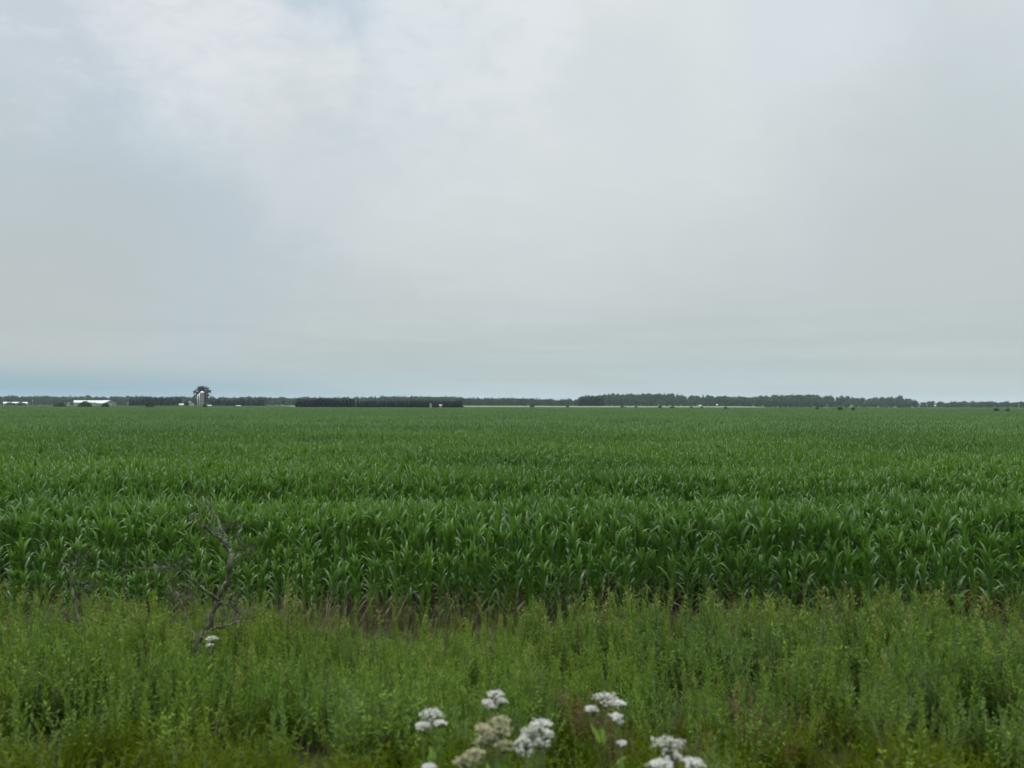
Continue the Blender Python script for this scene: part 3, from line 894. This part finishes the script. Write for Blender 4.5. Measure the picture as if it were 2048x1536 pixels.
# ---------------------------------------------------------------- dead snag
def snag(name, label, D, trunk, limbs, seed):
    r = random.Random(seed)
    b = at(*trunk[0][:2], D); g = ground_z(b.x, D)
    base = Vector((b.x, D, g))
    root = thing(name, label, 'dead tree', base)
    def path(pts, wob=.0):
        P_, R_ = [], []
        for px, py, w, dd in pts:
            P_.append(at(px, py, D + dd) - base); R_.append(w * .275 / FPX * D)
        out, rad = [], []
        for i in range(len(P_) - 1):
            for k in range(5):
                t = k / 5
                q = P_[i].lerp(P_[i + 1], t)
                q += Vector((r.gauss(0, wob), r.gauss(0, wob), r.gauss(0, wob)))
                out.append(q); rad.append((R_[i] * (1 - t) + R_[i + 1] * t) * r.uniform(.78, 1.24))
        out.append(P_[-1]); rad.append(R_[-1])
        return out, rad
    mb = MB()
    p, q = path(trunk, .013)
    p.insert(0, Vector((0, 0, -.1))); q.insert(0, q[0] * 1.2)
    mb.tube(p, q, 9)
    mb.obj('trunk', 'dead', root)
    for lm in limbs:
        mb = MB(); p, q = path(lm, .014)
        mb.tube(p, q, 6)
        for k in range(20):       # twigs
            i = r.randrange(len(p) // 4, len(p)); d = Vector((r.gauss(0, 1), r.gauss(0, .6), r.gauss(.25, .6))).normalized()
            ln = r.uniform(.10, .36); rt = max(.0025, q[i] * .4)
            e = p[i] + d * ln * .5 + Vector((r.gauss(0, .02), 0, .02)); f = p[i] + d * ln + Vector((r.gauss(0, .04), 0, r.gauss(0, .03)))
            mb.tube([p[i], e, f], [rt, rt * .7, .0015], 4)
            for w in range(2):
                d2 = (d + Vector((r.gauss(0, .7), r.gauss(0, .5), r.gauss(.2, .6)))).normalized()
                mb.tube([e, e + d2 * ln * .25, e + d2 * ln * .5], [rt * .55, rt * .4, .0012], 3)
        mb.obj('branch', 'dead', root)
snag('dead_snag', 'dead branched snag of bare greyish brown wood standing in the weeds before the corn', 11.0,
     [(388, 1330, 22, 0), (396, 1285, 20, 0), (420, 1245, 19, .05), (438, 1200, 19, .05), (455, 1160, 22, .0), (461, 1120, 20, -.05), (459, 1098, 17, -.05)],
     [[(459, 1100, 15, 0), (440, 1078, 11, -.1), (415, 1060, 8, -.2), (396, 1040, 5, -.25), (380, 1033, 3, -.3)],
      [(458, 1096, 10, 0), (444, 1060, 8, .15), (428, 1025, 6, .3), (412, 996, 4, .4), (398, 985, 3, .4)],
      [(402, 1278, 12, 0), (430, 1258, 9, -.2), (470, 1246, 7, -.35), (502, 1243, 3, -.5)],
      [(410, 1260, 10, 0), (430, 1245, 7, .1), (462, 1234, 4, .2)],
      [(436, 1204, 9, 0), (462, 1208, 6, .1), (480, 1225, 5, .1), (490, 1240, 3, .1)],
      [(436, 1198, 11, 0), (412, 1184, 8, -.15), (392, 1165, 6, -.25), (362, 1140, 4, -.4), (350, 1128, 3, -.4)],
      [(360, 1137, 4, -.4), (320, 1134, 4, -.5), (262, 1140, 2, -.6)],
      [(392, 1282, 10, 0), (376, 1240, 8, .2), (362, 1202, 7, .3), (348, 1182, 5, .4), (335, 1170, 3, .5)],
      [(366, 1195, 5, .3), (390, 1196, 3, .3)],
      [(460, 1118, 8, 0), (485, 1108, 5, .2), (510, 1096, 3, .3)]], 3)
snag('dead_sapling', 'thin bent dead stem leaning in the weeds, left of the larger snag', 11.4,
     [(178, 1300, 9, 0), (160, 1255, 9, 0), (150, 1215, 9, .05), (145, 1180, 8, .1), (138, 1150, 6, .1), (125, 1118, 4, .15)],
     [[(148, 1200, 6, 0), (165, 1180, 4, -.1), (186, 1168, 2, -.2)], [(140, 1152, 5, .1), (150, 1130, 3, .2), (152, 1110, 2, .3)], [(160, 1252, 6, 0), (120, 1235, 3, -.2)]], 5)

# ---------------------------------------------------------------- trees
def crown_mesh(seed, lobes, cards, size, flat=0.8):
    r = random.Random(seed); mb = MB()
    for c, rad, n in lobes:
        for i in range(n):
            u = Vector((r.gauss(0, 1), r.gauss(0, 1), r.gauss(0, 1))).normalized() * (r.uniform(.55, 1.02) if r.random() < .8 else r.uniform(0, .6))
            cc = Vector((c[0] + u.x * rad[0], c[1] + u.y * rad[1], c[2] + u.z * rad[2]))
            tint = r.random() * .8 + .1
            k = max(rad) * .26
            for j in range(cards):
                p = cc + Vector((r.gauss(0, k * .55), r.gauss(0, k * .55), r.gauss(0, k * .42)))
                mb.card(p, size * r.uniform(.6, 1.25), r, min(1, max(0, tint + r.gauss(0, .12))))
    return mb

def trunk_mesh(seed, h, rad, limbs=5, spread=.35):
    r = random.Random(seed); mb = MB()
    mb.tube([(0, 0, -.3), (r.gauss(0, .02) * h, 0, h * .4), (r.gauss(0, .03) * h, r.gauss(0, .03) * h, h)], [rad * 1.2, rad * .8, rad * .35], 7)
    for i in range(limbs):
        z = h * r.uniform(.4, .95); a = r.random() * 6.28; l = h * spread * r.uniform(.6, 1.2)
        mb.tube([(0, 0, z), (math.cos(a) * l * .5, math.sin(a) * l * .5, z + l * .5), (math.cos(a) * l, math.sin(a) * l, z + l * .8)], [rad * .45, rad * .3, rad * .1], 5)
    return mb

def broadleaf(seed, H=12.5):
    r = random.Random(seed)
    lobes = [((0, 0, H * .62), (H * .26, H * .26, H * .32), 34)]
    for i in range(5):
        a = i * 1.26 + r.random(); d = H * r.uniform(.12, .22)
        lobes.append(((math.cos(a) * d, math.sin(a) * d, H * r.uniform(.42, .8)), (H * .17,) * 2 + (H * .16,), 12))
    lobes.append(((0, 0, H * .24), (H * .27, H * .27, H * .22), 26))
    return crown_mesh(seed, lobes, 11, H * .042), trunk_mesh(seed + 1, H * .6, H * .017)

def spruce(seed, H=10.0, w=.19):
    r = random.Random(seed); mb = MB()
    for i in range(430):
        t = 1 - math.sqrt(r.random()) * .97
        rad = H * w * (1 - t) ** .8 * r.uniform(.5, 1.05) + .1
        a = r.random() * 6.28
        z = H * (.03 + .97 * t)
        p = Vector((math.cos(a) * rad, math.sin(a) * rad, z))
        o = Vector((math.cos(a), math.sin(a), -.45)); sd = Vector((-math.sin(a), math.cos(a), r.gauss(0, .2)))
        l = H * .055 * r.uniform(.7, 1.3); w_ = l * .55
        mb.add([tuple(p - o * l), tuple(p - sd * w_), tuple(p + o * l), tuple(p + sd * w_ + Vector((0, 0, .1)))], [(0, 1, 2, 3)], r.random())
    return mb, trunk_mesh(seed + 1, H * .9, H * .012, 0)

BL = [broadleaf(300 + i) for i in range(7)]
SP = [spruce(400 + i) for i in range(5)]
def wood_protos():
    return ([joined([(c, 'leaf_far'), (t, 'bark')], 'w') for c, t in BL], [joined([(c, 'needle'), (t, 'bark')], 'w') for c, t in SP])

def wood(name, label, p0, p1, D0, D1, layers, conifer=0.08, spacing=6.5, seed=1):
    r = random.Random(seed); b, s = wood_protos(); protos = b + s
    P, RO, S, I = [], [], [], []
    for k in range(layers):
        D = D0 + (D1 - D0) * k / (layers - 1)
        x, xe = xat(p0, D), xat(p1, D)
        while x < xe:
            px = px_of(x, D)
            y = D + r.uniform(-12, 12)
            want = min(13.0, max(6.0, top_z(px) - ground_z(x, RIDGE_D)))
            h = want * (r.uniform(.82, 1.16) + .20 * mnoise.noise((x * .028, k * 3.1, 2.2))) * (r.uniform(.45, .9) if k == 0 else 1)
            con = r.random() < conifer
            P.append((x, y, ground_z(x, y) - .1)); RO.append((0, 0, r.random() * 6.28))
            if con:
                q = h / 10.0; S.append((q, q, q * 1.05)); I.append(len(b) + r.randrange(len(s)))
            else:
                q = h / 12.5; S.append((q * r.uniform(.95, 1.25), q * r.uniform(.95, 1.25), q)); I.append(r.randrange(len(b)))
            x += spacing * r.uniform(.6, 1.4)
    scatter(name, P, RO, S, I, protos, label, 'woods')

wood('distant_woods', 'far dark wood stretching behind the barns and silo on the left', -260, 600, 1230, 1420, 6, .08, seed=1)
wood('distant_woods', 'far dark wood rising behind the long conifer rows and the gap beside them', 600, 1168, 1240, 1420, 6, .15, seed=2)
wood('hill_woods', 'long wooded rise with rounded crowns standing on the right of the pale grain field', 1162, 1832, 1150, 1410, 8, .06, seed=3)
wood('distant_woods', 'low far woods on the flat beyond the right end of the wooded rise', 1826, 2330, 1280, 1430, 5, .15, seed=4)

def conifer_row(name, label, p0, p1, top0, top1, D, rows, seed, step=2.6):
    r = random.Random(seed); b, s = wood_protos()
    P, RO, S, I = [], [], [], []
    for k in range(rows):
        d = D + k * 3.2
        x, xe = xat(p0, d), xat(p1, d)
        while x < xe:
            px = px_of(x, d); t = (px - p0) / (p1 - p0)
            g = ground_z(x, d)
            h = (HCAM + (hor(px) - (top0 + (top1 - top0) * t)) / FPX * d - g) * r.uniform(.88, 1.05)
            q = h / 10.0
            P.append((x, d + r.uniform(-.8, .8), g - .1)); RO.append((0, 0, r.random() * 6.28)); S.append((q * 1.15, q * 1.15, q)); I.append(r.randrange(len(s)))
            x += step * r.uniform(.75, 1.25)
    scatter(name, P, RO, S, I, s, label, 'conifers')
conifer_row('conifer_windbreak', 'dark square-cut block of planted conifers at the far edge of the corn', 595, 710, 795.5, 795.5, 545, 4, 1, 2.1)
conifer_row('conifer_windbreak', 'long lower row of dark conifers continuing right from the square block', 716, 924, 799.5, 799, 552, 3, 2, 2.1)
conifer_row('conifer_windbreak', 'jagged row of dark spruces between the grey barn and the silo', 262, 362, 793.5, 793, 900, 3, 3, 3.4)
conifer_row('conifer_windbreak', 'dark row of conifers standing right of the silo', 425, 527, 796.5, 796, 890, 3, 4, 3.4)
conifer_row('conifer_block', 'dark conifers forming the left end of the wooded rise', 1161, 1206, 793, 790.5, 1120, 4, 5, 4.0)

def tree(name, label, px, D, ytop, wpx, lobes_fn, mat, cat='tree', group=None, seed=1, trunk=True):
    x = xat(px, D); g = ground_z(x, D)
    H = HCAM + (hor(px) - ytop) / FPX * D - g
    W = wpx / FPX * D
    root = thing(name, label, cat, (x, D, g), 0, group)
    lobes, n, size = lobes_fn(H, W)
    crown_mesh(seed, lobes, n, size).obj('crown', mat, root)
    trunk_mesh(seed + 9, H * .6, max(.08, H * .018), 6).obj('trunk', 'bark', root)
    return root

def big_lobes(H, W):
    w = W / 2
    return ([((-w * .45, 0, H * .70), (w * .52, w * .5, H * .17), 30), ((w * .05, 0, H * .82), (w * .55, w * .5, H * .17), 52), ((0, 0, H * .62), (w * .6, w * .5, H * .2), 40), ((w * .55, 0, H * .72), (w * .42, w * .5, H * .17), 30),
             ((w * .35, 0, H * .45), (w * .5, w * .5, H * .25), 34), ((-w * .25, 0, H * .45), (w * .3, w * .5, H * .18), 14), ((w * .1, 0, H * .2), (w * .6, w * .5, H * .15), 20),
             ((-w * .8, 0, H * .53), (w * .18, w * .3, H * .05), 5)], 15, .85)
def bush_lobes(H, W):
    w = W / 2
    return ([((0, 0, H * .56), (w * .85, w * .8, H * .46), 60), ((-w * .55, 0, H * .45), (w * .45, w * .5, H * .42), 26), ((w * .55, 0, H * .42), (w * .45, w * .5, H * .40), 26),
             ((0, 0, H * .25), (w * .9, w * .8, H * .25), 30)], 14, max(.24, min(H, W) * .085))
def round_lobes(H, W):
    w = W / 2
    return ([((0, 0, H * .55), (w * .85, w * .8, H * .42), 46), ((-w * .5, 0, H * .45), (w * .45, w * .5, H * .38), 18), ((w * .5, 0, H * .42), (w * .45, w * .5, H * .36), 18)], 13, max(.22, min(H, W) * .085))
tree('large_tree', 'large spreading tree towering behind the grey silo', 404, 915, 771.5, 34, big_lobes, 'leaf_big', seed=21)
tree('tree', 'small leafy tree just right of the large spreading tree', 423, 905, 789, 10, round_lobes, 'leaf_big', seed=22)
tree('tree', 'leafy tree standing close on the left of the silo', 388, 895, 795, 13, round_lobes, 'leaf_far', seed=23)
tree('tree', 'dark leafy tree close on the left of the small gabled house', 374, 862, 800, 8, round_lobes, 'needle', seed=25)
tree('tree', 'pale thin-crowned tree alone at the right end of the wooded rise', 1829, 1140, 797, 8, round_lobes, 'leaf_far', seed=24)
BUSH = [('flat-topped dark bush standing in the corn left of the white barn', 118, 560, 804.5, 24), ('wide dark bush in front of the long white barn', 170, 520, 803.8, 29),
        ('dark bush in front of the gable of the grey barn', 211, 500, 806, 15), ('rounded dark bush alone in the corn before the jagged spruces', 300, 475, 803.5, 16),
        ('small bush at the foot of the silo', 410, 500, 808.5, 10),
        ('dark bush hiding the left half of the far left shed', 22, 935, 804.8, 20), ('dark bush hiding the right half of the far left shed', 42, 935, 804.3, 20),
        ('tiny bush at the grain field edge, leftmost of those past the conifer rows', 1064, 700, 808.8, 9), ('tiny bush in the pale grain strip left of the wooded rise', 1135, 640, 811.3, 6),
        ('tiny low bush before the left part of the wooded rise', 1246, 610, 812.5, 14), ('small bush before the highest part of the wooded rise', 1272, 600, 812.2, 8),
        ('small dark bush in the grain strip, left beside the widest one', 1320, 520, 811.8, 7), ('widest dark bush of the grain strip before the wooded rise', 1345, 490, 812.3, 12),
        ('tiny bush in the grain strip left of the white shed', 1383, 520, 813, 6), ('tiny bush just right below the white shed', 1404, 490, 814, 6),
        ('small bush at the right end of the pale grain strip', 1452, 440, 813.5, 7), ('small bush in the corn before the middle of the wooded rise', 1634, 370, 814.3, 7),
        ('round bush in the corn, between two smaller ones at right', 1680, 340, 814, 9), ('small bush right of the round bush before the wooded rise', 1706, 340, 815.5, 6),
        ('dark bush in the corn near the right edge', 1992, 285, 816, 9), ('smaller bush at the far right, beside the dark one', 2015, 290, 817.3, 7)]
for i, (lb, px, D, yt, w) in enumerate(BUSH):
    tree('bush', lb, px, D, yt - .3, w, bush_lobes, 'bush', 'bush', 'bushes standing in the fields', 60 + i)

# ---------------------------------------------------------------- farm buildings
def gable(name, label, cat, px, D, rot, length, width, eave, ridge, wall, roof, doors=(), windows=(), end_doors=()):
    """ridge along local x; doors and windows (x, z, w, h) on the side that faces the camera, end_doors (y, w, h) on the +x end"""
    x = xat(px, D); g = ground_z(x, D)
    root = thing(name, label, cat, (x, D, g - .05), rot)
    hw, hl = width / 2, length / 2
    mb = MB(); mb.prism([(-hw, 0), (hw, 0), (hw, eave), (0, ridge), (-hw, eave)], -hl, hl); mb.obj('wall', wall, root, smooth=False)
    mb = MB(); sl = (ridge - eave) / hw; o = .5; t = .18
    for s in (-1, 1):
        mb.prism([(0, ridge + .02), (s * (hw + o), eave - sl * o + .02), (s * (hw + o), eave - sl * o + t), (0, ridge + t + .03)], -hl - .4, hl + .4)
    mb.obj('roof', roof, root, smooth=False)
    for (dx, w, h) in doors:
        mb = MB(); mb.box(dx - w / 2, -hw - .08, .05, dx + w / 2, -hw + .02, h); mb.obj('door', 'door', root, smooth=False)
    for (dx, z, w, h) in windows:
        mb = MB(); mb.box(dx - w / 2, -hw - .07, z, dx + w / 2, -hw + .02, z + h); f = mb.obj('window', 'paint', root, smooth=False)
        mb = MB(); mb.box(dx - w / 2 + .08, -hw - .09, z + .08, dx + w / 2 - .08, -hw - .05, z + h - .08); mb.obj('pane', 'glass', f, smooth=False)
    for (dy, w, h) in end_doors:
        mb = MB(); mb.box(hl - .02, dy - w / 2, .05, hl + .08, dy + w / 2, h); mb.obj('door', 'door', root, smooth=False)
    return root
gable('white_barn', 'long white metal barn partly hidden by a wide bush', 'barn', 176, 888, R(28), 28, 13, 5.7, 8.0, 'white_wall', 'white_roof', doors=[(-9, 3.6, 4.2), (10, 3.6, 4.2)])
gable('grey_barn', 'grey barn with white roof slope, joined to the right end of the white barn', 'barn', 213, 884, R(-32), 15, 15, 5.0, 8.2, 'grey_wall', 'white_roof', end_doors=[(0, 5, 4.6)])
gable('white_shed', 'long low white shed behind bushes at the far left edge', 'shed', 31, 960, R(30), 25, 9, 4.6, 6.2, 'white_wall', 'white_roof', doors=[(-10, 3, 3.4)])
gable('farmhouse', 'small white house showing its gable between trees left of the silo', 'house', 380, 872, R(-60), 9, 8, 4.2, 7.6, 'paint', 'grey_roof', end_doors=[(0, 1.1, 2.2)], windows=[(0, 1.6, 1.1, 1.5)])
gable('farmhouse', 'small pale cottage beside the right end of the jagged spruces', 'house', 363, 874, R(20), 4.4, 4, 3.2, 4.7, 'white_wall', 'grey_roof', windows=[(-1, 1.6, .9, 1.2)])
gable('low_shed', 'low pale shed on the ground just right of the silo', 'shed', 418, 866, R(22), 5.5, 4, 2.2, 3.0, 'white_wall', 'white_wall', doors=[(0, 2, 1.9)])
gable('low_shed', 'low white shed at the foot of the conifers right of the silo', 'shed', 477, 862, R(20), 4.2, 3.5, 2.0, 2.7, 'white_wall', 'white_wall', doors=[(0, 1.6, 1.8)])
gable('farmhouse', 'white house end glimpsed through the long conifer row', 'house', 861.5, 549, R(-80), 2.0, 1.3, 4.6, 5.4, 'paint', 'grey_roof')
gable('farmhouse', 'small white house end low in the conifer row, right of the taller glimpse', 'house', 881, 549, R(10), 1.5, 1.4, 3.6, 4.1, 'paint', 'grey_roof')
gable('white_shed', 'small white shed before the wooded rise at the grain field edge', 'shed', 1400, 1105, R(-10), 3.4, 3, 1.9, 2.6, 'paint', 'white_roof', doors=[(0, 1.4, 1.7)])
gable('white_shed', 'tiny white shed at the edge of the woods, right of the other shed there', 'shed', 1434, 1130, R(-14), 1.8, 1.8, 3.0, 3.8, 'paint', 'white_roof')

def silo(label, px, D, rad, ytop, chute):
    x = xat(px, D); g = ground_z(x, D)
    H = HCAM + (hor(px) - ytop) / FPX * D - g
    root = thing('silo', label, 'silo', (x, D, g))
    hb = H - rad * .95
    mb = MB(); pts, rr = [], []
    z = -.2
    while z < hb:      # staves held by steel hoops
        pts += [(0, 0, z), (0, 0, z + .72), (0, 0, z + .74), (0, 0, z + .79)]; rr += [rad, rad, rad + .05, rad + .05]
        z += .8
    mb.tube(pts, rr, 28); mb.obj('wall', 'concrete', root, smooth=False)
    zt = pts[-1][2] + .01
    mb = MB(); n = 7
    mb.tube([(0, 0, zt + rad * .95 * math.sin(i / n * math.pi / 2)) for i in range(n + 1)], [max(.03, (rad + .08) * math.cos(i / n * math.pi / 2)) for i in range(n + 1)], 28); mb.obj('dome', 'dome', root)
    mb = MB(); a = R(215)
    cx, cy = math.cos(a) * (rad + .42), math.sin(a) * (rad + .42)
    mb.tube([(cx, cy, 3.0), (cx, cy, zt + .4)], [.45, .45], 12); mb.obj('chute', 'dome', root)
silo('tall grey concrete silo with a shiny dome', 404, 870, 2.3, 783, True)
silo('shorter pale silo half hidden behind the left side of the tall one', 398.6, 884, 1.7, 788.3, True)

def utility_pole(label, px, D, H):
    x = xat(px, D); g = ground_z(x, D)
    root = thing('utility_pole', label, 'utility pole', (x, D, g), R(25))
    mb = MB(); mb.tube([(0, 0, -.5), (0, 0, H)], [.17, .12], 8); mb.obj('pole', 'pole', root)
    mb = MB(); mb.box(-1.2, -.2, H - .9, 1.2, -.14, H - .72); c = mb.obj('crossarm', 'pole', root, smooth=False)
    for q in (-1.05, -.4, .4, 1.05):
        mb = MB(); mb.tube([(q, -.17, H - .72), (q, -.17, H - .5)], [.06, .04], 6); mb.obj('insulator', 'dome', c)
utility_pole('thin weathered utility pole before the woods, right of the far left shed', 65, 930, 9.0)

# ---------------------------------------------------------------- air
def haze():
    mb = MB(); mb.box(-4600, -600, -1.2, 4600, 5800, 60)
    m = bpy.data.materials.new('haze air'); m.use_nodes = True
    t = m.node_tree; t.nodes.clear()
    v = N(t, 'ShaderNodeVolumePrincipled', Density=0.00006, Anisotropy=0.0)
    v.inputs['Color'].default_value = (0.72, 0.86, 1.0, 1)
    o = N(t, 'ShaderNodeOutputMaterial'); t.links.new(v.outputs[0], o.inputs['Volume'])
    M['haze'] = m
    tag(mb.obj('haze', 'haze', smooth=False), 'thin pale air that softens the far woods', 'haze', kind='stuff')
haze()
